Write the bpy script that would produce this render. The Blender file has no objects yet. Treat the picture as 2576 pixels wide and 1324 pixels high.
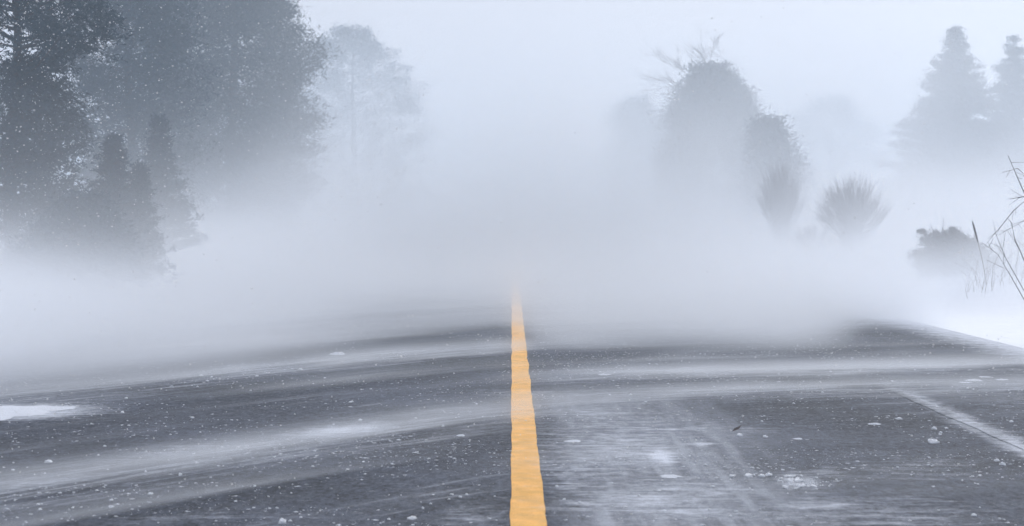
import bpy, math, random
import numpy as np
from mathutils import Vector, Matrix, noise as mn

R = math.radians
random.seed(11)
rng = np.random.default_rng(11)
sc = bpy.context.scene
C = sc.collection

# ------------------------------------------------------------------ camera
CAM_H = 1.40
F_MM = 50.0
PITCH = math.atan((662 - 560) / (2576 * F_MM / 36.0))
cam_d = bpy.data.cameras.new('camera')
cam = bpy.data.objects.new('camera', cam_d)
C.objects.link(cam)
cam.location = (0, 0, CAM_H)
cam.rotation_euler = (R(90) - PITCH, 0, 0)
cam_d.lens = F_MM
cam_d.sensor_width = 36
cam_d.clip_start = 0.1
cam_d.clip_end = 2000
cam_d.dof.use_dof = True
cam_d.dof.focus_distance = 13.0
cam_d.dof.aperture_fstop = 3.5
sc.camera = cam

# ------------------------------------------------------------------ world, sun
SUN_EL, SUN_ROT = R(38), R(25)
w = bpy.data.worlds.new('World')
sc.world = w
w.use_nodes = True
nt = w.node_tree
nt.nodes.clear()
sky = nt.nodes.new('ShaderNodeTexSky')
sky.sky_type = 'NISHITA'
sky.sun_disc = False
sky.sun_elevation = SUN_EL
sky.sun_rotation = SUN_ROT
sky.air_density = 1.0
sky.dust_density = 4.0
hs = nt.nodes.new('ShaderNodeHueSaturation')          # overcast: the blue is mostly washed out
hs.inputs['Saturation'].default_value = 0.10
mixw = nt.nodes.new('ShaderNodeMix')                  # an even cloud deck over the clear-sky gradient
mixw.data_type = 'RGBA'
mixw.inputs[0].default_value = 0.85
mixw.inputs[7].default_value = (7.65, 7.92, 9.05, 1)
bg = nt.nodes.new('ShaderNodeBackground')
bg.inputs['Strength'].default_value = 0.077
out = nt.nodes.new('ShaderNodeOutputWorld')
nt.links.new(sky.outputs[0], hs.inputs['Color'])
nt.links.new(hs.outputs[0], mixw.inputs[6])
nt.links.new(mixw.outputs[2], bg.inputs['Color'])
nt.links.new(bg.outputs[0], out.inputs['Surface'])

sd = bpy.data.lights.new('sun', 'SUN')
sd.energy = 1.5
sd.angle = R(30)
sd.color = (1.0, 0.97, 0.93)
sun = bpy.data.objects.new('sun', sd)
C.objects.link(sun)
sun.rotation_euler = (R(90) - SUN_EL, 0, R(180) - SUN_ROT)

sc.view_settings.view_transform = 'Standard'
sc.view_settings.look = 'None'
sc.view_settings.exposure = 0.38
sc.view_settings.gamma = 1.0
sc.view_settings.use_curve_mapping = False
try:
    sc.cycles.volume_bounces = 2
    sc.cycles.use_adaptive_sampling = True
    sc.cycles.adaptive_threshold = 0.03
    sc.cycles.max_bounces = 4
    sc.cycles.diffuse_bounces = 2
    sc.cycles.glossy_bounces = 1
    sc.cycles.transparent_max_bounces = 8
    sc.cycles.volume_max_steps = 256
    sc.cycles.use_denoising = True
except Exception:
    pass

# ------------------------------------------------------------------ small helpers
FPX = 2576 * F_MM / 36.0


def ray(px, py):
    """direction (not normalised, y = 1) of a point of the photograph seen at 2576 wide"""
    dx, dz = (px - 1288) / FPX, (662 - py) / FPX
    c, s = math.cos(-PITCH), math.sin(-PITCH)
    y, z = c - dz * s, s + dz * c
    return dx / y, 1.0, z / y


def at(px, py, D):
    d = ray(px, py)
    return Vector((d[0] * D, D, CAM_H + d[2] * D))


def on_road(px, py):
    d = ray(px, py)
    D = -CAM_H / d[2]
    return d[0] * D, D


def tag(o, label=None, cat=None, group=None, kind=None):
    if label: o['label'] = label
    if cat: o['category'] = cat
    if group: o['group'] = group
    if kind: o['kind'] = kind
    return o


def link(name, me, mat=None, parent=None):
    o = bpy.data.objects.new(name, me)
    C.objects.link(o)
    if mat is not None and me is not None:
        if not me.materials:
            me.materials.append(mat)
    if parent is not None:
        o.parent = parent
    return o


def empty(name, loc):
    o = bpy.data.objects.new(name, None)
    C.objects.link(o)
    o.location = loc
    o.empty_display_size = 0.3
    return o


def mesh_np(name, V, F, smooth=False):
    me = bpy.data.meshes.new(name)
    me.from_pydata([tuple(v) for v in V] if not isinstance(V, np.ndarray) else V.tolist(), [],
                   F.tolist() if isinstance(F, np.ndarray) else F)
    if smooth:
        me.polygons.foreach_set('use_smooth', [True] * len(me.polygons))
    me.update()
    return me


class Tubes:
    """collects tapered bent tubes"""
    def __init__(self):
        self.V, self.F = [], []

    def tube(self, pts, r0, r1, n=4):
        k0 = len(self.V)
        m = len(pts)
        for i, p in enumerate(pts):
            t = (pts[min(i + 1, m - 1)] - pts[max(i - 1, 0)])
            if t.length < 1e-6: t = Vector((0, 0, 1))
            t.normalize()
            a = t.orthogonal().normalized()
            b = t.cross(a)
            r = r0 + (r1 - r0) * i / (m - 1)
            for j in range(n):
                an = 2 * math.pi * j / n
                self.V.append(p + a * (r * math.cos(an)) + b * (r * math.sin(an)))
        for i in range(m - 1):
            for j in range(n):
                a0 = k0 + i * n + j
                a1 = k0 + i * n + (j + 1) % n
                self.F.append((a0, a1, a1 + n, a0 + n))

    def mesh(self, name):
        return mesh_np(name, self.V, self.F, True)


# ------------------------------------------------------------------ node helper
class N:
    """tiny expression builder over shader math nodes"""
    def __init__(self, tree): self.t = tree

    def v(self, x):
        return x

    def m(self, op, a, b=None, c=None, clamp=False):
        n = self.t.nodes.new('ShaderNodeMath')
        n.operation = op
        n.use_clamp = clamp
        for i, q in enumerate((a, b, c)):
            if q is None: continue
            if isinstance(q, (int, float)): n.inputs[i].default_value = q
            else: self.t.links.new(q, n.inputs[i])
        return n.outputs[0]

    def add(self, a, b): return self.m('ADD', a, b)
    def sub(self, a, b): return self.m('SUBTRACT', a, b)
    def mul(self, *a):
        r = a[0]
        for q in a[1:]: r = self.m('MULTIPLY', r, q)
        return r
    def sat(self, a): return self.m('ADD', a, 0.0, clamp=True)

    def step(self, x, lo, hi, to0=0.0, to1=1.0):
        n = self.t.nodes.new('ShaderNodeMapRange')
        n.interpolation_type = 'SMOOTHSTEP'
        for k, q in ((0, x), (1, lo), (2, hi), (3, to0), (4, to1)):
            if isinstance(q, (int, float)): n.inputs[k].default_value = q
            else: self.t.links.new(q, n.inputs[k])
        return n.outputs[0]

    def pos(self):
        n = self.t.nodes.new('ShaderNodeTexCoord')
        s = self.t.nodes.new('ShaderNodeSeparateXYZ')
        self.t.links.new(n.outputs['Object'], s.inputs[0])
        return s.outputs[0], s.outputs[1], s.outputs[2], n.outputs['Object']

    def xyz(self, x, y, z):
        n = self.t.nodes.new('ShaderNodeCombineXYZ')
        for i, q in enumerate((x, y, z)):
            if isinstance(q, (int, float)): n.inputs[i].default_value = q
            else: self.t.links.new(q, n.inputs[i])
        return n.outputs[0]

    def noise(self, vec, scale=1.0, detail=2.0, rough=0.5, dist=0.0):
        n = self.t.nodes.new('ShaderNodeTexNoise')
        n.inputs['Scale'].default_value = scale
        n.inputs['Detail'].default_value = detail
        n.inputs['Roughness'].default_value = rough
        n.inputs['Distortion'].default_value = dist
        self.t.links.new(vec, n.inputs['Vector'])
        return n.outputs[0]

    def s_of(self, x, y):
        """distance across the wind: the streamers follow lines of equal s"""
        root = self.m('SQRT', self.add(self.mul(x, x), 1.0))
        f = self.add(self.mul(x, 0.2), self.mul(self.sub(x, root), 0.5))
        return self.sub(y, f)


def s_np(x, y):
    return y - (0.2 * x + 0.5 * (x - np.sqrt(x * x + 1)))


def new_mat(name):
    m = bpy.data.materials.new(name)
    m.use_nodes = True
    m.node_tree.nodes.clear()
    o = m.node_tree.nodes.new('ShaderNodeOutputMaterial')
    return m, m.node_tree, o


def surf_mat(name, col, rough=0.8, var=0.0, scale=3.0, bump=0.0, spec=0.3):
    m, t, o = new_mat(name)
    e = N(t)
    b = t.nodes.new('ShaderNodeBsdfPrincipled')
    b.inputs['Roughness'].default_value = rough
    b.inputs['Specular IOR Level'].default_value = spec
    x, y, z, p = e.pos()
    nz = e.noise(p, scale, 4, 0.6)
    mx = t.nodes.new('ShaderNodeMix')
    mx.data_type = 'RGBA'
    t.links.new(nz, mx.inputs[0])
    mx.inputs[6].default_value = (*[c * (1 - var) for c in col], 1)
    mx.inputs[7].default_value = (*[min(1, c * (1 + var)) for c in col], 1)
    t.links.new(mx.outputs[2], b.inputs['Base Color'])
    if bump:
        bp = t.nodes.new('ShaderNodeBump')
        bp.inputs['Strength'].default_value = bump
        bp.inputs['Distance'].default_value = 0.05
        t.links.new(nz, bp.inputs['Height'])
        t.links.new(bp.outputs[0], b.inputs['Normal'])
    t.links.new(b.outputs[0], o.inputs['Surface'])
    return m


# ------------------------------------------------------------------ ground and road
def ground_z(x, y):
    """height of the snow beside the road"""
    ax = np.abs(x)
    t = np.clip((ax - 5.5) / 4.0, 0, 1)
    z = 0.58 * t * t * (3 - 2 * t)
    z = z + np.clip((ax - 9) / 20.0, 0, 1) * 0.25
    z = z + (0.05 * np.sin(x * 1.3 + y * 0.45) + 0.06 * np.sin(y * 0.33 + 1.0) * np.sin(x * 0.4)) * np.clip((ax - 5.3) / 2.0, 0, 1)
    return np.where(ax < 5.5, -0.03, z - 0.03 * (1 - np.clip((ax - 5.5) / 0.5, 0, 1)))


def sheet(name, xs, ys, zf, mat, attr=None):
    X, Y = np.meshgrid(xs, ys)
    Z = zf(X, Y)
    V = np.stack([X.ravel(), Y.ravel(), Z.ravel()], 1)
    nx, ny = len(xs), len(ys)
    i = np.arange((ny - 1) * (nx - 1))
    r, c = i // (nx - 1), i % (nx - 1)
    a = r * nx + c
    F = np.stack([a, a + 1, a + 1 + nx, a + nx], 1)
    me = mesh_np(name, V, F, True)
    if attr is not None:
        at_ = me.attributes.new('dust', 'FLOAT', 'POINT')
        at_.data.foreach_set('value', attr(X, Y).ravel().astype(np.float32))
    return link(name, me, mat)


snow_m = surf_mat('snow', (0.80, 0.83, 0.88), 0.75, 0.04, 1.6, 0.5, 0.2)
gx = np.concatenate([[-320, -200, -120, -80, -60, -45], np.arange(-36, -14, 1.5), np.arange(-14, -5, 0.25), np.arange(-5, 5.01, 1.0),
                     np.arange(5.25, 14, 0.25), np.arange(14, 37, 1.5), [45, 60, 80, 120, 200, 320]])
gy = np.concatenate([[-60, -30, -10], np.arange(0, 60, 0.4), np.arange(60, 110, 3), [130, 170, 240, 330]])
ground = sheet('ground', gx, gy, ground_z, snow_m)
tag(ground, 'snow covered verge beside the road', kind='structure')

# where snow dust lies on the asphalt: blobs given by points of the photograph (2576 wide): x, y, half width, half height, amount, tilt
BLOBS = [
    (60, 1036, 230, 24, 0.9, -0.03), (1665, 1150, 56, 36, 0.95, 0.0), (1760, 1118, 55, 10, 0.8, 0.0),
    (860, 1085, 190, 22, 0.75, -0.09), (420, 1140, 330, 26, 0.42, -0.12), (100, 1215, 220, 18, 0.5, -0.14),
    (1100, 1035, 260, 12, 0.35, -0.08), (1560, 1080, 190, 90, 0.5, 0.0), (1700, 1240, 380, 70, 0.55, 0.0),
    (2000, 1300, 300, 40, 0.45, 0.0), (1500, 1040, 160, 40, 0.5, 0.0), (1450, 1200, 90, 130, 0.5, 0.0), (1750, 1290, 330, 40, 0.6, 0.0), (1330, 990, 200, 16, 0.4, 0.0), (2050, 1270, 200, 26, 0.6, 0.0), (2080, 1190, 60, 24, 0.5, 0.2),
    (1800, 1000, 500, 14, 0.25, -0.02), (2350, 925, 400, 8, 0.3, -0.02), (2330, 1013, 120, 20, 0.62, 0.467),
    (2440, 1065, 120, 26, 0.70, 0.467), (2560, 1121, 120, 32, 0.72, 0.467), (1560, 1130, 300, 150, 0.56, 0.0), (1620, 1260, 330, 60, 0.62, 0.0), (2150, 1300, 500, 60, 0.42, 0.0), (2010, 1212, 70, 26, 0.7, 0.2), (1640, 1080, 420, 20, 0.5, 0.0), (2300, 1180, 300, 60, 0.3, 0.0), (600, 1300, 600, 30, 0.26, 0.0), (1180, 1300, 120, 60, 0.4, 0.0), (2560, 1010, 140, 60, 0.28, 0.0), (1150, 1120, 130, 30, 0.15, 0.0),
    (1050, 1240, 160, 70, 0.18, 0.0), (2530, 880, 120, 12, 0.5, 0.15), (300, 1270, 200, 20, 0.12, 0.0),
    (2250, 1255, 220, 26, 0.3, 0.0), (1250, 960, 300, 14, 0.15, -0.1), (380, 985, 380, 14, 0.25, -0.12),
]


def dust_attr(X, Y):
    """project the road point back to photograph coordinates once, to place the real patches on the road"""
    zc, yc = -CAM_H, np.maximum(Y, 0.5)
    c, s = math.cos(PITCH), math.sin(PITCH)
    depth = yc * c - zc * s
    up = yc * s + zc * c
    px = 1288 + X / depth * FPX
    py = 662 - up / depth * FPX
    d = np.zeros_like(X)
    for (bx, by, hw, hh, am, tl) in BLOBS:
        u = (px - bx) / hw
        v = (py - by - tl * (px - bx)) / hh
        d = np.maximum(d, am * np.exp(-(u * u) * 1.1 - (v * v) * 1.1))
    # snow encroaching from both verges, more of it far away
    edge = np.clip((np.abs(X) - 4.7) / 0.9, 0, 1) * 0.8
    return np.maximum(d, edge)


def road_material(name, base, lineness=False, dusty=0.9):
    m, t, o = new_mat(name)
    e = N(t)
    x, y, z, p = e.pos()
    s = e.s_of(x, y)
    b = t.nodes.new('ShaderNodeBsdfPrincipled')
    b.inputs['Roughness'].default_value = 0.75
    b.inputs['Specular IOR Level'].default_value = 0.12
    # asphalt grain
    g1 = e.noise(p, 60.0, 4, 0.75)
    g2 = e.noise(p, 7.0, 3, 0.6)
    g3 = e.noise(p, 0.6, 2, 0.5)
    g4 = e.noise(e.xyz(e.mul(x, 11.0), e.mul(y, 9.0), 4.0), 1.0, 5, 0.85)
    g5 = e.noise(e.xyz(e.mul(x, 38.0), e.mul(y, 20.0), 2.0), 1.0, 3, 0.8)
    k = e.add(e.mul(g5, 0.8), e.add(e.mul(g4, 0.8), e.mul(g3, 0.4)))
    k = e.step(k, 0.78, 1.22, 0.22, 2.6)
    mixb = t.nodes.new('ShaderNodeVectorMath')
    mixb.operation = 'SCALE'
    mixb.inputs[0].default_value = base
    t.links.new(k if not lineness else e.step(g2, 0.2, 0.8, 0.8, 1.15), mixb.inputs['Scale'])
    # dust amount: streaks along the wind + patches
    a = t.nodes.new('ShaderNodeAttribute')
    a.attribute_name = 'dust'
    fine = e.noise(e.xyz(e.mul(x, 1.1), e.mul(s, 9.0), 0.0), 1.0, 5, 0.7, 0.3)
    mid = e.noise(e.xyz(e.mul(x, 0.35), e.mul(s, 1.8), 3.0), 1.0, 3, 0.55, 0.4)
    grain = e.noise(e.xyz(e.mul(x, 9.0), e.mul(y, 11.0), 0.0), 1.0, 6, 0.85)
    streak = e.mul(e.step(e.add(e.mul(fine, 0.65), e.mul(mid, 0.35)), 0.56, 0.76), 0.50)
    film = e.mul(e.step(mid, 0.40, 0.80), 0.08)
    speck = e.mul(e.step(grain, 0.55, 0.72), 0.5)
    fine2 = e.noise(e.xyz(e.mul(x, 2.2), e.mul(y, 13.0), 7.0), 1.0, 5, 0.75)
    patch = e.mul(e.step(e.add(a.outputs['Fac'], e.mul(e.sub(e.add(e.mul(fine2, 0.5), e.mul(grain, 0.5)), 0.5), 2.1)), 0.15, 0.98), e.step(a.outputs['Fac'], 0.02, 0.2))
    d = e.m('MAXIMUM', e.add(film, streak), e.add(patch, 0.0))
    d = e.m('MAXIMUM', d, speck)

    def gs(c, w_, xm):
        q = e.m('DIVIDE', e.sub(e.add(s, e.mul(e.sub(mid, .5), 1.2)), c), w_)
        return e.mul(e.m('POWER', 2.718, e.mul(q, q, -1.0)), xm)
    lft, rgt = e.step(x, -.6, .6, 1.0, 0.0), e.step(x, -.2, .9)
    run = e.add(e.add(gs(10.7, .75, lft), gs(16.3, 1.0, lft)), e.add(gs(11.4, .5, rgt), gs(13.0, .6, rgt)))
    run = e.mul(run, e.step(e.add(e.mul(fine, .7), e.mul(grain, .3)), .44, .64), .62)
    # powder lying lengthwise in the right wheel track
    lane = e.noise(e.xyz(e.mul(x, 7.0), e.mul(y, .55), 1.0), 1.0, 3, .6)
    powder = e.mul(e.step(x, .15, .5), e.step(x, .95, 1.9, 1.0, 0.0), e.step(y, 9.5, 13.0, 1.0, 0.0))
    powder = e.mul(powder, e.add(e.step(lane, .36, .70, .16, .46), e.mul(e.step(grain, .45, .65), .22)))
    d = e.m('MAXIMUM', d, e.m('MAXIMUM', run, powder))
    wall = e.sub(s, e.add(e.step(x, -4.0, -0.5, 16.6, 18.8), e.step(x, -0.3, 0.9, 0.0, -4.0)))
    wall = e.sub(wall, e.step(x, 2.8, 4.8, 0.0, 3.0))
    d = e.add(d, e.mul(e.step(e.add(wall, e.mul(e.sub(mid, .5), 3.0)), 0.0, 3.5), e.step(e.m('ABSOLUTE', x), 1.5, 4.5, 0.12, 0.5)))
    d = e.sat(e.mul(d, dusty))
    mx = t.nodes.new('ShaderNodeMix')
    mx.data_type = 'RGBA'
    t.links.new(d, mx.inputs[0])
    t.links.new(mixb.outputs[0], mx.inputs[6])
    mx.inputs[7].default_value = (0.72, 0.76, 0.84, 1)
    t.links.new(mx.outputs[2], b.inputs['Base Color'])
    bp = t.nodes.new('ShaderNodeBump')
    bp.inputs['Strength'].default_value = 0.7
    bp.inputs['Distance'].default_value = 0.012
    t.links.new(e.add(g1, e.mul(d, 1.2)), bp.inputs['Height'])
    t.links.new(bp.outputs[0], b.inputs['Normal'])
    t.links.new(b.outputs[0], o.inputs['Surface'])
    return m


asphalt = road_material('asphalt', (0.037, 0.042, 0.056))
rx = np.arange(-5.7, 5.71, 0.1)
ry = np.concatenate([np.arange(-30, 4, 2.0), np.arange(4, 30, 0.08), np.arange(30, 60, 0.5), np.arange(60, 330, 10)])
road = sheet('road', rx, ry, lambda X, Y: 0 * X + 0.004 * np.sin(X * 3 + Y * 0.7) * 0 - 0.0, asphalt, dust_attr)
tag(road, 'dark asphalt road dusted with blowing snow', kind='structure')


def line_strip(name, xc, wd, y0, y1, mat, wob, label):
    n = int((y1 - y0) / 0.05)
    ys = np.linspace(y0, y1, n)
    ns = np.array([[mn.noise(Vector((0, yy * 1.4, 1))) * 1.0 + mn.noise(Vector((5, yy * 6, 2))) * 0.35,
                    mn.noise(Vector((9, yy * 1.4, 5))) * 1.0 + mn.noise(Vector((3, yy * 6, 7))) * 0.35] for yy in ys])
    xl = xc - wd / 2 + ns[:, 0] * wob
    xr = xc + wd / 2 + ns[:, 1] * wob
    V = np.concatenate([np.stack([xl, ys, 0 * ys + 0.004], 1), np.stack([xr, ys, 0 * ys + 0.004], 1)])
    i = np.arange(n - 1)
    F = np.stack([i, i + n, i + n + 1, i + 1], 1)
    me = mesh_np(name, V, F)
    a = me.attributes.new('dust', 'FLOAT', 'POINT')
    a.data.foreach_set('value', np.concatenate([dust_attr(xl, ys), dust_attr(xr, ys)]).astype(np.float32))
    o = link(name, me, mat)
    tag(o, label, kind='structure')
    return o


line_strip('centre_line', 0.078, 0.165, -20, 140, road_material('yellow_paint', (0.86, 0.47, 0.13), True, 0.5), 0.012,
           'worn yellow centre line painted on the road')
line_strip('edge_line', 3.195, 0.11, -20, 12.2, road_material('white_paint', (0.085, 0.09, 0.105), True, 0.9), 0.03,
           'white edge line along the right side of the road')

# ------------------------------------------------------------------ trees
bark = surf_mat('bark', (0.045, 0.040, 0.040), 0.9, 0.35, 8)
twig_m = surf_mat('twig', (0.085, 0.062, 0.058), 0.9, 0.3, 9)
needle = surf_mat('needles', (0.022, 0.044, 0.060), 0.75, 0.5, 1.3)
needle_b = surf_mat('blue_needles', (0.040, 0.056, 0.058), 0.75, 0.4, 1.3)
scrub_m = surf_mat('dry_scrub', (0.085, 0.062, 0.055), 0.85, 0.4, 3)
grass_m = surf_mat('dry_grass', (0.26, 0.22, 0.18), 0.85, 0.3, 3)


def tufts(cent, n_each, spread, ln, wd, up=0.25, outc=None):
    """many small needle sprays round the given centres -> vertices, triangles"""
    cent = np.asarray(cent)
    P = np.repeat(cent, n_each, axis=0)
    m = len(P)
    off = rng.normal(size=(m, 3)) * spread
    off[:, 2] *= 0.6
    P = P + off
    d = rng.normal(size=(m, 3))
    d[:, 2] = d[:, 2] * 0.6 + up
    d /= np.linalg.norm(d, axis=1)[:, None]
    sd_ = np.cross(d, rng.normal(size=(m, 3)))
    sd_ /= np.linalg.norm(sd_, axis=1)[:, None] + 1e-9
    L = ln * (0.5 + rng.random(m))[:, None]
    W = wd * (0.6 + 0.8 * rng.random(m))[:, None]
    A = P - sd_ * W
    B = P + sd_ * W
    T = P + d * L
    V = np.stack([A, B, T], 1).reshape(-1, 3)
    F = np.arange(3 * m).reshape(-1, 3)
    return V, F


def prof(z, pts):
    return np.interp(z, [p[0] for p in pts], [p[1] for p in pts])


def dense_tree(name, px, base_py, D, prof_l, prof_r, n_cl, mat, label, cat='tree', group=None, ln=0.16, wd=0.03,
               n_each=26, spread=0.22, hole=0.0, seed=0, depth=1.0, limb=60, shell=0.5, taper_from=None):
    """a tree whose outline follows heights (photo y) and half widths (photo px) to the left and right"""
    random.seed(seed)
    rs = np.random.default_rng(seed)
    base = at(px, base_py, D)
    gz = float(ground_z(np.array(base.x), np.array(base.y)))
    base.z = gz - 0.05
    k = D / FPX
    zl = [(CAM_H + ray(px, py)[2] * D - base.z, w_ * k) for py, w_ in prof_l][::-1]
    zr = [(CAM_H + ray(px, py)[2] * D - base.z, w_ * k) for py, w_ in prof_r][::-1]
    H = max(zl[-1][0], zr[-1][0])
    zlo = min(zl[0][0], zr[0][0])
    root = empty(name, base)
    tb = Tubes()
    lean = [Vector((0.10 * math.sin(i * 0.9 + seed), 0.05 * math.cos(i * 1.3 + seed), H * 0.96 * i / 9)) for i in range(10)]
    tb.tube(lean, 0.028 * H / 1.3, 0.012, 7)
    cents = []
    tries = 0
    while len(cents) < n_cl and tries < n_cl * 30:
        tries += 1
        z = zlo + (H - zlo) * random.random()
        az = random.uniform(-math.pi, math.pi)
        q = 0.5 + 0.5 * math.cos(az)
        rad = float(prof(z, zl)) * (1 - q) + float(prof(z, zr)) * q
        if abs(math.sin(az)) > 0.5:
            rad = rad * (1 - abs(math.sin(az))) + abs(math.sin(az)) * rad * depth
        if random.random() > rad / 0.5 and rad < 0.5 and random.random() < 0.5:
            continue
        f = math.sqrt(random.random()) ** shell
        nn = mn.noise(Vector((math.cos(az) * 1.7 + seed, math.sin(az) * 1.7, z * 0.9)))
        nh = mn.noise(Vector((math.cos(az) * rad * f * 0.8 + seed * 3, math.sin(az) * rad * f * 0.8, z * 0.8 + 7)))
        if nh < hole - 0.5:
            continue
        r_ = rad * f * (1 + 0.55 * nn)
        cents.append((r_ * math.cos(az), r_ * math.sin(az), z))
    for cx, cy, cz in random.sample(cents, min(limb, len(cents))):
        z0 = max(0.3, cz - 0.35 * math.hypot(cx, cy))
        a = Vector((0, 0, min(z0, H * 0.93)))
        b = Vector((cx, cy, cz))
        mid_ = a.lerp(b, 0.5) + Vector((random.uniform(-.1, .1), random.uniform(-.1, .1), -0.06 * (b - a).length))
        tb.tube([a, mid_, b], 0.035 * (1 - 0.6 * cz / H) + 0.008, 0.006, 4)
    link('trunk', tb.mesh('trunk'), bark, root)
    V, F = tufts(cents, n_each, spread, ln, wd)
    link('crown', mesh_np('crown', V, F), mat, root)
    tag(root, label, cat, group)
    return root


def conifer(name, px, base_py, top_py, D, half_w, mat, label, group=None, seed=0, gap=0.0, droop=0.12, rows=40, n_each=24, fine=1.0):
    """spruce: whorls of boughs, each bough a spray of tufts"""
    random.seed(seed)
    base = at(px, base_py, D)
    base.z = float(ground_z(np.array(base.x), np.array(base.y))) - 0.05
    H = CAM_H + ray(px, top_py)[2] * D - base.z
    Rm = half_w * D / FPX
    root = empty(name, base)
    tb = Tubes()
    tb.tube([Vector((0, 0, H * i / 6)) for i in range(7)], 0.02 * H, 0.012, 7)
    cents = []
    for r_ in range(rows):
        t = (r_ + random.random() * 0.7) / rows
        z = H * (0.10 + 0.90 * t)
        rr = Rm * (1 - t) ** 0.95 + 0.16 * fine ** 2
        nb = int(7 + 6 * (1 - t))
        a0 = random.random() * 6.28
        for j in range(nb):
            an = a0 + 6.283 * j / nb + random.uniform(-.3, .3)
            L = rr * random.uniform(0.62, 1.12)
            if random.random() < gap: continue
            e_ = Vector((math.cos(an) * L, math.sin(an) * L, z - droop * L + random.uniform(-.1, .15)))
            a = Vector((0, 0, z))
            pm = a.lerp(e_, 0.6) - Vector((0, 0, 0.05 * L))
            tb.tube([a, pm, e_], 0.022, 0.005, 3)
            ns_ = max(2, int(L / 0.16))
            for q in range(ns_):
                f = (q + 0.6) / ns_
                p = a.lerp(e_, f) - Vector((0, 0, 0.2 * f * (1 - f) * L))
                cents.append((p.x + random.gauss(0, .05), p.y + random.gauss(0, .05), p.z))
    link('trunk', tb.mesh('trunk'), bark, root)
    V, F = tufts(cents, n_each, (0.10 + 0.02 * D / 40) * fine, 0.17 * fine, 0.035 * fine, up=-0.1 if fine == 1 else 0.3)
    link('crown', mesh_np('crown', V, F), mat, root)
    tag(root, label, 'tree', group)
    return root


def grow(tb, p, d, L, r, lvl, tips=None, kids=3, up=0.15, spread_=0.6):
    pts = [p.copy()]
    q = p.copy()
    dd = d.copy()
    seg = 4
    for i in range(seg):
        dd = (dd + Vector((random.gauss(0, .12), random.gauss(0, .12), random.gauss(0, .08) + up * 0.15))).normalized()
        q = q + dd * (L / seg)
        pts.append(q.copy())
    tb.tube(pts, r, r * 0.45, 4 if lvl > 1 else 3)
    if lvl <= 0: return
    for i in range(kids + (1 if random.random() < .5 else 0)):
        f = random.uniform(0.3, 1.0)
        k = min(int(f * seg), seg - 1)
        o_ = pts[k].lerp(pts[k + 1], f * seg - k)
        nd = (dd + Vector((random.gauss(0, spread_), random.gauss(0, spread_), random.gauss(0, spread_ * .7)))).normalized()
        grow(tb, o_, nd, L * random.uniform(.45, .72), max(r * .5, 0.003), lvl - 1, tips, kids, up, spread_)


def twig_bush(name, px, base_py, top_py, D, half_w, n, label, seed, thick=0.0075, lean_=0.0, mat=twig_m, fan=1.0, cat='bush'):
    random.seed(seed)
    b = at(px, base_py, D)
    b.z = float(ground_z(np.array(b.x), np.array(b.y))) - 0.03
    H = CAM_H + ray(px, top_py)[2] * D - b.z
    W = half_w * D / FPX
    root = empty(name, b)
    tb = Tubes()
    for i in range(n):
        az = random.uniform(0, 6.283)
        f = math.sqrt(random.random())
        hh = H * random.uniform(0.62, 1.0) * math.sqrt(max(0.05, 1 - (0.75 * f) ** 2))
        ex = W * f * math.cos(az) * fan + lean_ * hh
        ey = W * f * math.sin(az) * fan
        st = Vector((ex * .10 + random.gauss(0, .10 * W), ey * .10 + random.gauss(0, .10 * W), 0))
        e_ = Vector((ex, ey, hh))
        m1 = st.lerp(e_, 0.35) + Vector((0, 0, 0.10 * hh)) + Vector((ex * -.05, ey * -.05, 0))
        m2 = st.lerp(e_, 0.7) + Vector((random.gauss(0, .07), random.gauss(0, .07), 0.06 * hh))
        tb.tube([st, m1, m2, e_], thick, thick * .35, 3)
        for k in range(6):
            g_ = random.uniform(.4, .9)
            p = m1.lerp(e_, g_)
            dr = (e_ - m1).normalized() + Vector((random.gauss(0, .35), random.gauss(0, .35), random.gauss(0, .25)))
            tb.tube([p, p + dr * .08 * H, p + dr * .14 * H + Vector((0, 0, .03 * H))], thick * .5, thick * .2, 3)
    link('stems', tb.mesh('stems'), mat, root)
    tag(root, label, cat)
    return root


GL = 'dark trees along the left verge'
# nearest pine on the far left, two masses of foliage with an open gap showing the stem
dense_tree('pine_tree', 40, 700, 27, [(-330, 130), (0, 220), (150, 190), (165, 70), (215, 70), (240, 180), (700, 190)],
           [(-330, 90), (-60, 150), (10, 165), (20, 195), (80, 212), (140, 200), (160, 120), (215, 110), (250, 150), (420, 120), (640, 120), (700, 100)],
           1500, needle, 'nearest dark pine at the far left with an open gap under its crown', group=GL, ln=0.12, wd=0.018,
           n_each=42, spread=0.13, hole=0.30, seed=3, limb=150)
dense_tree('juniper_bush', 215, 705, 25, [(500, 30), (540, 60), (580, 130), (640, 170), (705, 200)],
           [(500, 30), (540, 60), (580, 110), (640, 150), (705, 185)],
           520, needle, 'low dark juniper bush spreading over the snow under the left trees', 'bush', GL, ln=0.11, wd=0.018, n_each=40, spread=0.12, seed=5, hole=0.15)
conifer('young_conifer', 290, 705, 345, 27, 130, needle, 'young conifer with a pointed double tip in front of the left trees', GL, seed=8, rows=30, fine=.42, n_each=30, droop=-0.25, gap=.1)
conifer('young_conifer', 355, 705, 425, 27.5, 62, needle, 'slender young conifer to the right of the pointed one on the left', GL, seed=9, rows=26, fine=.42, n_each=30, droop=-0.25, gap=.1)
conifer('young_conifer', 405, 700, 300, 35, 110, needle, 'faint young conifer behind the slender one on the left', GL, seed=10, rows=26, fine=.6, droop=-0.1, gap=.1)
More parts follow.
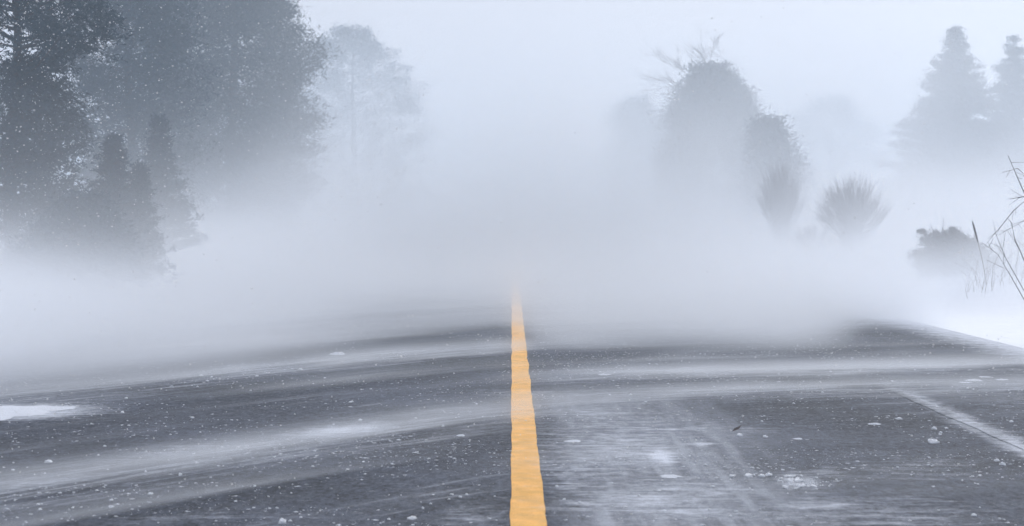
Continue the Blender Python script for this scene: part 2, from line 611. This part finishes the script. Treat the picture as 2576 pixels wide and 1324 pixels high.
# the middle and big trees behind it
dense_tree('leafy_tree', 330, 690, 48, [(-150, 120), (40, 160), (200, 150), (400, 120), (700, 100)],
           [(-150, 90), (0, 120), (150, 150), (300, 160), (500, 150), (700, 120)],
           1500, needle, 'tall tree behind the nearest pine with thin bare lower limbs', group=GL, ln=0.17, wd=0.028, n_each=36, spread=0.26, seed=12, hole=0.22, limb=160)
dense_tree('leafy_tree', 590, 680, 60, [(-260, 60), (-100, 200), (20, 270), (150, 240), (350, 170), (680, 140)],
           [(-260, 50), (-60, 95), (0, 105), (50, 140), (85, 180), (150, 195), (210, 185), (260, 190), (420, 170), (560, 150), (680, 120)],
           3300, needle, 'biggest dense tree on the left with its crown cut by the top of the picture', group=GL, ln=0.2, wd=0.034, n_each=44, spread=0.32, seed=15, hole=0.05)
GM = 'faint trees fading into the blowing snow'
dense_tree('leafy_tree', 890, 640, 150, [(75, 40), (110, 90), (180, 120), (300, 120), (640, 100)],
           [(75, 20), (110, 60), (150, 110), (200, 150), (280, 175), (640, 150)],
           2000, needle, 'faint low tree to the right of the big dense tree', group=GM, ln=0.26, wd=0.05, n_each=34, spread=0.5, seed=18)
# right side
rt = dense_tree('leafy_tree', 1790, 620, 71, [(168, 35), (205, 45), (235, 85), (270, 108), (330, 118), (420, 140), (520, 135), (620, 120)],
                [(168, 55), (205, 62), (235, 78), (280, 110), (330, 128), (400, 150), (480, 150), (620, 120)],
                1900, needle, 'stepped grey-green tree right of the road with bare branches above its top', group=GM, ln=0.2, wd=0.038, n_each=30, spread=0.30, seed=21, hole=0.15)
random.seed(77)
tb = Tubes()
hb = Vector((-0.25, 0, CAM_H + ray(1770, 230)[2] * 71 - rt.location.z))
grow(tb, hb, Vector((-0.05, 0, 1)), 1.8, .038, 3, kids=5, up=.1, spread_=.75)
grow(tb, hb, Vector((-0.75, .1, 0.65)), 2.2, .038, 3, kids=5, up=.1, spread_=.55)
grow(tb, hb + Vector((0, 0, -.2)), Vector((-0.9, -.2, 0.35)), 2.1, .034, 3, kids=5, up=.1, spread_=.5)
grow(tb, hb + Vector((.5, 0, 0)), Vector((0.45, .1, 0.9)), 0.9, .02, 2, kids=3, up=.1, spread_=.6)
link('bare_branch', tb.mesh('bare_branch'), twig_m, rt)
dense_tree('leafy_tree', 1935, 610, 59, [(300, 22), (330, 40), (400, 50), (610, 60)],
           [(300, 18), (320, 28), (350, 32), (380, 55), (430, 80), (520, 90), (610, 70)],
           520, needle, 'shorter bushy tree joined to the right side of the stepped tree', group=GM, ln=0.17, wd=0.034, n_each=28, spread=0.26, seed=23, hole=0.1)
dense_tree('leafy_tree', 1600, 620, 150, [(250, 20), (290, 60), (400, 75), (620, 70)],
           [(250, 20), (290, 50), (400, 70), (620, 70)],
           900, needle, 'barely visible tree at the left side of the stepped tree', group=GM, ln=0.24, wd=0.05, n_each=30, spread=0.6, seed=25)
dense_tree('leafy_tree', 2090, 620, 185, [(250, 30), (300, 90), (400, 120), (620, 110)],
           [(250, 30), (300, 80), (400, 130), (620, 110)],
           1100, needle, 'barely visible low tree between the stepped tree and the right spruce', group=GM, ln=0.3, wd=0.06, n_each=30, spread=0.7, seed=26)
conifer('spruce_tree', 2398, 620, 68, 76, 215, needle_b, 'tall pointed spruce standing alone at the right', GM, seed=31, gap=0.10, rows=42, droop=-0.05, n_each=30)
conifer('spruce_tree', 2545, 620, 92, 84, 170, needle_b, 'second spruce cut by the right edge of the picture', GM, seed=32, gap=0.25, rows=36, droop=-0.05, n_each=30)

twig_bush('bare_shrub', 1965, 620, 405, 44, 62, 230, 'upright bare shrub in front of the stepped tree', 41, fan=.9)
twig_bush('bare_shrub', 2142, 625, 440, 37, 92, 300, 'round bare shrub like a fan of twigs on the right verge', 42)
twig_bush('bare_shrub', 2045, 640, 555, 38, 60, 70, 'low thin shrub between the two bare shrubs', 43)

# brushy mound at the right
mound = dense_tree('scrub_mound', 2388, 690, 27, [(590, 50), (612, 62), (640, 90), (690, 92)],
                   [(594, 10), (606, 40), (630, 85), (655, 110), (690, 140)],
                   300, scrub_m, 'brown scrubby mound of brush at the right with a thin twig upright', 'bush', ln=0.10, wd=0.012, n_each=46, spread=0.07, seed=51, limb=40)
tb = Tubes()
for px_, py_, x0, y0 in ((2374, 545, 2365, 600), (2352, 575, 2362, 605), (2425, 590, 2400, 610), (2310, 580, 2330, 620), (2340, 560, 2350, 610)):
    a, b = at(x0, y0, 27) - mound.location, at(px_, py_, 27) - mound.location
    tb.tube([a, a.lerp(b, .5) + Vector((.02, 0, 0)), b], .010, .004, 4)
link('twig', tb.mesh('twig'), twig_m, mound)
for kx, ky, seed_ in ((2318, 582, 1), (2397, 578, 2)):
    c = at(kx, ky, 27) - mound.location
    V, F = tufts([tuple(c)], 260, .035, .06, .008)
    link('seed_head', mesh_np('seed_head', V, F), scrub_m, mound)

# cattail, grasses and the near bare branches at the right edge
ct = empty('cattail', at(2482, 690, 23))
cz = float(ground_z(np.array(ct.location.x), np.array(ct.location.y)))
ct.location.z = cz - .02
tb = Tubes()
P = [Vector((0, 0, 0))] + [at(px_, py_, 23) - ct.location for px_, py_ in ((2478, 690), (2470, 650), (2460, 610), (2450, 578), (2446, 556))]
P[0] = P[1] + Vector((0.02, 0, -(P[1].z)))
tb.tube(P, .006, .004, 5)
link('stem', tb.mesh('stem'), grass_m, ct)
tb = Tubes()
a, b = P[3], P[4]
hd = [a.lerp(P[5], q) for q in (0.0, .06, .3, .7, .94, 1)]
k0 = 0
for i, (p, r_) in enumerate(zip(hd, (.004, .013, .016, .015, .011, .004))):
    pass
tb.tube([hd[0], hd[1]], .004, .014, 7); tb.tube([hd[1], hd[2], hd[3]], .014, .016, 7); tb.tube([hd[3], hd[4], hd[5]], .016, .004, 7)
link('seed_head', tb.mesh('seed_head'), scrub_m, ct)
tag(ct, 'single leaning cattail with a dark seed head beside the scrub mound', 'cattail')

random.seed(61)
tb = Tubes()
for i in range(340):
    D = random.uniform(22, 33)
    px_ = random.uniform(2430, 2760)
    p = at(px_, 700, D)
    p.z = float(ground_z(np.array(p.x), np.array(p.y))) - .02
    h = random.uniform(.3, 1.05) * (0.5 + 0.5 * min(1, (px_ - 2430) / 140))
    a = random.gauss(0, .35)
    tb.tube([p, p + Vector((a * .25 * h, random.gauss(0, .05), h * .5)), p + Vector((a * h, random.gauss(0, .1), h * random.uniform(.75, 1)))],
            .004, .0015, 3)
g_ = link('dry_grass', tb.mesh('dry_grass'), grass_m)
tag(g_, 'thin dry grass stalks on the right verge', 'grass', kind='stuff')

random.seed(67)
DB = 15.5
root = empty('bare_shrub', at(2660, 760, DB))
root.location.z = float(ground_z(np.array(root.location.x), np.array(root.location.y))) - .03
for path, r0 in (([(2640, 760), (2620, 600), (2592, 520), (2560, 448), (2536, 392)], .007),
                 ([(2660, 700), (2640, 560), (2600, 460), (2560, 424), (2522, 434)], .006),
                 ([(2640, 700), (2612, 560), (2585, 500), (2550, 530), (2520, 568), (2500, 590)], .006),
                 ([(2650, 700), (2630, 560), (2585, 552), (2550, 570), (2512, 592)], .004),
                 ([(2610, 760), (2570, 640), (2552, 600), (2545, 560)], .005),
                 ([(2600, 760), (2530, 650), (2505, 590)], .004),
                 ([(2620, 760), (2540, 690), (2510, 640), (2470, 610)], .004),
                 ([(2620, 500), (2590, 494), (2562, 497)], .012)):
    tb = Tubes()
    pts = [at(a_, b_, DB + 0.3 * math.sin(i)) - root.location for i, (a_, b_) in enumerate(path)]
    pts[0] = pts[0] if path[0][1] < 700 else Vector((random.gauss(0, .05), random.gauss(0, .05), 0))
    tb.tube(pts, r0 * 1.2, r0 * .45, 5)
    for k in range(5):
        j = random.randrange(1, len(pts) - 1)
        p = pts[j].lerp(pts[j + 1], random.random())
        dr = (pts[j + 1] - pts[j]).normalized() + Vector((random.gauss(0, .5), random.gauss(0, .4), random.gauss(0, .4)))
        tb.tube([p, p + dr * .06, p + dr * .13], .003, .0015, 3)
    link('bare_branch', tb.mesh('bare_branch'), twig_m, root)
tag(root, 'bare shrub with arching twigs reaching in at the right edge', 'bush')

# ------------------------------------------------------------------ snow lumps on the road
def lump_mesh(name, seed, nu=14, nv=7):
    V, F = [], []
    for j in range(nv + 1):
        ph = (j / nv) * math.pi / 2 * 1.15
        for i in range(nu):
            th = 2 * math.pi * i / nu
            d = Vector((math.sin(ph) * math.cos(th), math.sin(ph) * math.sin(th), math.cos(ph)))
            r = 1 + .55 * mn.noise(d * 1.5 + Vector((seed * 7.1, 0, 0))) + .38 * mn.noise(d * 3.7 + Vector((seed, 3, 0)))
            V.append(d * r)
    for j in range(nv):
        for i in range(nu):
            a = j * nu + i
            b = j * nu + (i + 1) % nu
            F.append((a, a + nu, b + nu, b))
    return mesh_np(name, V, F, True)


lump_snow = surf_mat('packed_snow', (0.84, 0.86, 0.90), 0.7, 0.05, 30, 0.3, 0.2)
def flake_patch(name, seed):
    """thin snow patch with a ragged, wind-combed outline"""
    V, F = [], []
    nu, nv = 44, 5
    for j in range(nv + 1):
        t = j / nv
        for i in range(nu):
            th = 6.283185 * i / nu
            c_, s_ = math.cos(th), math.sin(th)
            r = t * (1 + t * (.45 * mn.noise(Vector((c_ * 1.5, s_ * 1.5, seed * 5.3))) + .35 * mn.noise(Vector((c_ * .8, s_ * 7, seed * 2.1)))))
            V.append((c_ * r, s_ * r, (1 - t * t) ** .8 * (1 + .7 * mn.noise(Vector((c_ * r * 3, s_ * r * 6, seed + 3)))) - .02 * t))
    for j in range(nv):
        for i in range(nu):
            a = j * nu + i
            b = j * nu + (i + 1) % nu
            F.append((a, a + nu, b + nu, b))
    return mesh_np(name, V, F, True)


PM = [flake_patch('snow_patch', i) for i in range(6)]
crust = surf_mat('thin_snow_crust', (0.66, 0.69, 0.75), 0.8, 0.15, 14, 0.4, 0.1)
for m_ in PM: m_.materials.append(crust)
LM = [lump_mesh('snow_lump', i) for i in range(6)]
for m_ in LM: m_.materials.append(lump_snow)


def lump(px, py, wpx, flat, label, group=None, name='snow_lump', cat='snow lump'):
    x, D = on_road(px, py)
    o = bpy.data.objects.new(name, random.choice(PM if flat < .35 else LM))
    C.objects.link(o)
    r = wpx * D / FPX / 2
    o.location = (x, D, 0.002)
    o.scale = (r, r * random.uniform(.7, 1.1), r * flat)
    o.rotation_euler = (0, 0, random.uniform(0, 6.28) if flat > .5 else 0)
    tag(o, label, cat, group)
    return o


random.seed(5)
BIG = [(710, 1316, 20, .9, 'biggest rounded snow lump near the bottom left of the road'),
       (1037, 1306, 20, .6, 'rounded snow lump left of the yellow line at the bottom'),
       (2349, 1115, 24, .7, 'biggest rounded snow lump on the right lane'),
       (2350, 1080, 13, .8, 'snow lump just behind the biggest one on the right lane'),
       (280, 1277, 13, .7, 'lower of two small snow lumps at the bottom left'),
       (280, 1260, 10, .7, 'upper of two small snow lumps at the bottom left'),
       (378, 1244, 12, .7, 'small snow lump left of the middle of the left lane'),
       (122, 1163, 18, .5, 'snow lump on the dust streak at the far left'),
       (454, 1196, 12, .7, 'snow lump below the blowing streak on the left lane'),
       (2450, 1298, 12, .7, 'small snow lump in the lower right corner of the lane'),
       (2522, 1170, 16, .7, 'snow lump by the lower right edge of the road'),
       (2508, 1160, 12, .7, 'small snow lump leaning on a larger one at the lower right'),
       (1860, 1096, 14, .6, 'snow lump beside the dead leaf'),
       (2262, 1055, 14, .5, 'snow lump in the middle of a scattered trio on the right'),
       (1925, 1100, 12, .6, 'snow lump to the right of the dead leaf'),
       (2544, 1062, 10, .8, 'snow lump on the white edge line'),
       (1842, 1200, 16, .6, 'leftmost snow lump of the row on the right lane'),
       (1882, 1199, 20, .6, 'wide snow lump second in the row on the right lane'),
       (1917, 1200, 18, .7, 'third snow lump of the row on the right lane'),
       (1934, 1197, 15, .8, 'tall snow lump third from left pair on the right lane')]
for b in BIG:
    lump(*b)
FLAT = [(2452, 958, 44, .14, 'widest thin snow patch near the right verge', 'snow patch'),
        (2428, 963, 34, .08, 'thin snow patch just left of the widest one by the verge', 'snow patch'),
        (2520, 956, 34, .08, 'thin snow patch to the right of the widest one by the verge', 'snow patch'),
        (2478, 949, 30, .05, 'thin snow patch just behind the widest one by the verge', 'snow patch'),
        (1443, 1111, 44, .10, 'thin snow patch just right of the yellow line', 'snow patch'),
        (1160, 1097, 22, .25, 'small snow patch left of the yellow line', 'snow patch'),
        (1520, 943, 34, .04, 'faint thin snow patch far up the right lane', 'snow patch'),
        (2008, 1105, 24, .15, 'small flat snow patch in the middle of the right lane', 'snow patch'),
        (2200, 1068, 30, .20, 'long flat snow patch of a scattered trio on the right', 'snow patch'),
        (850, 892, 36, .30, 'small snow heap far up the left lane', 'snow patch'),
        (756, 931, 12, .6, 'tiny snow heap far up the left lane before the mist', 'snow patch'),
        (1690, 1200, 60, .08, 'broad thin snow patch on the tyre track', 'snow patch')]
for px_, py_, w_, fl, lb, ct_ in FLAT:
    o = lump(px_, py_, w_, fl, lb, name='snow_patch', cat=ct_)
# broad low drift at the left edge
for px_, py_, w_, fl, lb in ((18, 1040, 230, .045, 'broad smooth snow patch at the far left edge of the road'),
                             (120, 1028, 130, .03, 'narrow tail of snow pointing right from the broad far left patch')):
    o = lump(px_, py_, w_, fl, lb, name='snow_patch', cat='snow patch')

SMALL_L = 'small snow lump scattered on the asphalt in blowing snow'
SMALL_G = 'small snow lumps scattered over the road'
n_s = 0
while n_s < 170:
    px_, py_ = random.uniform(0, 2576), 930 + 390 * random.random() ** .8
    if 1270 < px_ < 1395: continue
    dn = mn.noise(Vector((px_ * .004, py_ * .012, 2)))
    if dn < -.1 and random.random() < .8: continue
    lump(px_, py_, random.uniform(4, 9), random.uniform(.4, .8), SMALL_L, SMALL_G)
    n_s += 1
for k in range(60):                                   # the crumbled cluster on the right lane
    px_, py_ = random.gauss(2000, 42), random.gauss(1212, 13)
    lump(px_ + (py_ - 1200) * 1.2, py_, 4 + 14 * random.random() ** 2.2, random.uniform(.35, .9),
         'crumb of the broken snow heap on the right lane', 'crumbs of the broken snow heap')

# thousands of grains: one object
ico_v = np.array([(1, 0, 0), (-1, 0, 0), (0, 1, 0), (0, -1, 0), (0, 0, 1), (0, 0, -1)], float)
ico_f = np.array([(0, 2, 4), (2, 1, 4), (1, 3, 4), (3, 0, 4), (2, 0, 5), (1, 2, 5), (3, 1, 5), (0, 3, 5)])


def grains(name, P, S, mat, label, cat):
    n = len(P)
    jit = rng.normal(scale=.25, size=(n, 6, 3))
    V = P[:, None, :] + (ico_v[None] + jit) * S[:, None, :]
    F = ico_f[None] + (np.arange(n) * 6)[:, None, None]
    o = link(name, mesh_np(name, V.reshape(-1, 3), F.reshape(-1, 3)), mat)
    tag(o, label, cat, kind='stuff')
    return o


P, S = [], []
while len(P) < 24000:
    x, y = random.uniform(-5.2, 5.2), 5.8 + 14 * random.random() ** 1.3
    if abs(x / y) > .38: continue
    dn = mn.noise(Vector((x * .5, y * .9, 0))) + .7 * mn.noise(Vector((x * 2, y * 5, 9)))
    if random.random() > .18 + 1.3 * dn: continue
    r = .0008 + .0042 * random.random() ** 6
    P.append((x, y, r * .3)); S.append((r * random.uniform(1, 3.5), r, r * .7))
grains('snow_grains', np.array(P), np.array(S), lump_snow, 'fine snow grains lying on the asphalt', 'snow grains')

flake_m, ft, fo = new_mat('snowflake')
fd = ft.nodes.new('ShaderNodeBsdfDiffuse'); fd.inputs[0].default_value = (.95, .95, .95, 1)
fl_ = ft.nodes.new('ShaderNodeBsdfTranslucent'); fl_.inputs[0].default_value = (.95, .95, .95, 1)
fm = ft.nodes.new('ShaderNodeMixShader')
ft.links.new(fd.outputs[0], fm.inputs[1]); ft.links.new(fl_.outputs[0], fm.inputs[2]); ft.links.new(fm.outputs[0], fo.inputs['Surface'])
P, S = [], []
for k in range(6500):
    D = 6 + 19 * random.random() ** 1.0
    p = at(-80 + 2760 * random.random() ** 1.9, random.uniform(-60, 1300), D)
    if p.z < .05: continue
    r = random.uniform(.0018, .0042)
    P.append(tuple(p)); S.append((r * 1.3, r, r))
grains('falling_snow', np.array(P), np.array(S), flake_m, 'snowflakes driven through the air', 'snow')

# the dead leaf
lf = Tubes()
V = [(-.03, 0, .0), (-.012, .012, .022), (.012, .014, .03), (.035, 0, .045), (.014, -.014, .018), (-.01, -.012, .008), (0, 0, .012)]
F = [(0, 5, 6), (5, 4, 6), (4, 3, 6), (3, 2, 6), (2, 1, 6), (1, 0, 6)]
x, D = on_road(1853, 1088)
o = link('dead_leaf', mesh_np('dead_leaf', V, F), scrub_m)
o.location = (x, D, .006)
tag(o, 'curled brown dead leaf standing on the right lane', 'leaf')

# ------------------------------------------------------------------ air: haze and blowing snow
def box(name, lo, hi, mat):
    V = [(x, y, z) for x in (lo[0], hi[0]) for y in (lo[1], hi[1]) for z in (lo[2], hi[2])]
    F = [(0, 1, 3, 2), (4, 6, 7, 5), (0, 4, 5, 1), (2, 3, 7, 6), (0, 2, 6, 4), (1, 5, 7, 3)]
    return link(name, mesh_np(name, V, F), mat)


def vol_mat(name, col, aniso=0.3, rate=1.0):
    m, t, o = new_mat(name)
    v = t.nodes.new('ShaderNodeVolumePrincipled')
    v.inputs['Color'].default_value = (*col, 1)
    v.inputs['Density'].default_value = 0
    v.inputs['Anisotropy'].default_value = aniso
    t.links.new(v.outputs[0], o.inputs['Volume'])
    try: m.cycles.volume_step_rate = rate
    except Exception: pass
    return m, t, v


VC = (0.93, 0.958, 1.0)
m, t, v = vol_mat('haze', (0.74, 0.87, 1.0))
v.inputs['Density'].default_value = 0.0052
haze = box('haze', (-340, -80, -1.2), (340, 350, 17.0), m)
tag(haze, 'pale snowy air', 'haze', kind='stuff')

# drifting snow hugging the ground
m, t, v = vol_mat('ground_drift', VC, rate=0.35)
e = N(t)
x, y, z, p = e.pos()
s = e.s_of(x, y)
ax = e.m('ABSOLUTE', x)
zg = e.sub(z, e.mul(e.step(ax, 5.5, 9.5), 0.5))
n1 = e.noise(e.xyz(e.mul(x, .16), e.mul(s, .38), e.mul(z, .5)), 1.0, 1, .55)
e0 = e.add(e.add(e.step(x, -4.0, -0.5, 16.4, 18.7), e.step(x, -0.3, 0.9, 0.0, -4.2)), e.add(e.step(x, 2.8, 4.8, 0.0, 3.0), e.step(x, 5.4, 7.0, 0.0, 4.2)))          # where the wall of drift begins
edge = e.step(e.sub(e.add(s, e.mul(e.sub(n1, .5), 2.6)), e0), -0.9, 1.8)
zp = e.m('MAXIMUM', zg, 0.0)
low = e.mul(e.m('POWER', 2.718, e.mul(zp, -1 / .36)), .85)
high = e.mul(e.m('POWER', 2.718, e.mul(zp, -1 / 1.5)), e.step(s, 17, 30, 0.02, 0.085), e.step(x, -9.5, -5, 0.2, 1.0))
top = e.step(z, 2.4, 3.9, 1.0, 0.0)
far = e.step(y, 60, 85, 1.0, 0.0)
mid_ = e.sub(1.0, e.mul(e.step(ax, 1.5, 4.5, 0.52, 0.0), 1.0))
dens = e.mul(edge, mid_, e.add(low, high), top, far, e.step(n1, .3, .7, .35, 1.7))
t.links.new(dens, v.inputs['Density'])
o = box('ground_blizzard', (-30, 11, -.2), (30, 88, 4.0), m)
tag(o, 'dense snow drifting low over the road and verges', 'blowing snow', kind='stuff')

# thin streamers over the near asphalt
m, t, v = vol_mat('streamers', VC, rate=0.22)
e = N(t)
x, y, z, p = e.pos()
s = e.s_of(x, y)
n1 = e.noise(e.xyz(e.mul(x, .22), e.mul(s, 1.1), 0.0), 1.0, 2, .55)
n2 = e.noise(e.xyz(e.mul(x, .8), e.mul(s, 8.0), 0.0), 1.0, 2, .6)
st = e.step(e.add(e.mul(n1, .62), e.mul(n2, .38)), .53, .70)
hf = e.m('POWER', 2.718, e.mul(z, -1 / .042))
top = e.step(z, .12, .19, 1.0, 0.0)
near = e.step(y, 5.0, 14.0, .35, 1.0)


def band(s0, w0, xa, xb, amp, soft=1.5, wob=1.0):
    g = e.m('DIVIDE', e.sub(e.add(s, e.mul(e.add(e.mul(e.sub(n1, .5), 1.6), e.mul(e.sub(n2, .5), .9)), wob)), s0), w0)
    g = e.m('POWER', 2.718, e.mul(g, g, -1.0))
    return e.mul(g, e.step(x, xa - soft, xa + soft), e.step(x, xb - soft, xb + soft, 1.0, 0.0), amp)


thin = e.add(band(12.95, .09, 1.2, 5.2, 4.5, .9, .3), e.add(band(11.6, .07, 1.5, 3.8, 4.0, .8, .3), band(9.2, .10, -4.5, -1.0, 3.0, 1.0, .4)))
bands = e.add(e.add(band(10.7, .42, -6, 0.1, 3.6), band(16.3, .6, -8, 0.2, 3.2)),
              e.add(band(11.3, .32, 0.0, 7, 2.4), band(13.0, .34, .5, 7, 2.4)))
base_d = e.add(e.mul(st, near, 1.7), e.add(thin, e.mul(bands, e.step(n2, .36, .60, .08, 1.25))))
t.links.new(e.mul(e.add(base_d, .02), hf, top, 1.8), v.inputs['Density'])
o = box('snow_streamers', (-6.2, 4.2, .012), (6.2, 24, .20), m)
tag(o, 'thin streamers of snow sliding over the near asphalt', 'blowing snow', kind='stuff')

# tall plumes of lifted snow
def plume(cx, cy, cz, rx_, ry_, rz_, dens_, seed, label, sc_=.22):
    m, t, v = vol_mat('plume', VC, rate=1.0)
    e = N(t)
    x, y, z, p = e.pos()
    d2 = e.m('SQRT', e.add(e.add(e.mul(x, x), e.mul(y, y)), e.mul(z, z)))
    wv = e.xyz(e.add(e.mul(x, rx_ * sc_), seed), e.mul(y, ry_ * sc_), e.mul(z, rz_ * sc_ * 1.2))
    n1 = e.noise(wv, 1.0, 2, .5, .3)
    f = e.step(e.add(d2, e.mul(e.sub(n1, .5), 1.3)), .15, .95, 1.0, 0.0)
    lim = e.step(d2, .8, .99, 1.0, 0.0)
    t.links.new(e.mul(f, lim, dens_), v.inputs['Density'])
    V, F = [], []
    nu, nv = 24, 12
    for j in range(nv + 1):
        ph = math.pi * j / nv
        for i in range(nu):
            th = 6.283185 * i / nu
            V.append((math.sin(ph) * math.cos(th), math.sin(ph) * math.sin(th), math.cos(ph)))
    for j in range(nv):
        for i in range(nu):
            a = j * nu + i; b_ = j * nu + (i + 1) % nu
            F.append((a, a + nu, b_ + nu, b_))
    o = link('snow_plume', mesh_np('snow_plume', V, F), m)
    o.location = (cx, cy, cz)
    o.scale = (rx_, ry_, rz_)
    tag(o, label, 'blowing snow', kind='stuff')


plume(0.5, 42, .5, 11, 13, 6.0, .11, 1.0, 'tall plume of snow standing over the middle of the road')
plume(13, 38, .4, 9, 11, 4.2, .08, 5.0, 'plume of snow over the right verge')
plume(-9.5, 33, .0, 7.5, 5, 2.0, .02, 9.0, 'plume of snow in front of the left trees')
plume(4, 60, 3, 36, 27, 13.5, .048, 3.0, 'wide veil of airborne snow over the far trees', sc_=.09)
plume(8.6, 23.5, .3, 5.5, 4.2, 1.6, .27, 12.0, 'low plume of snow in front of the scrub mound')
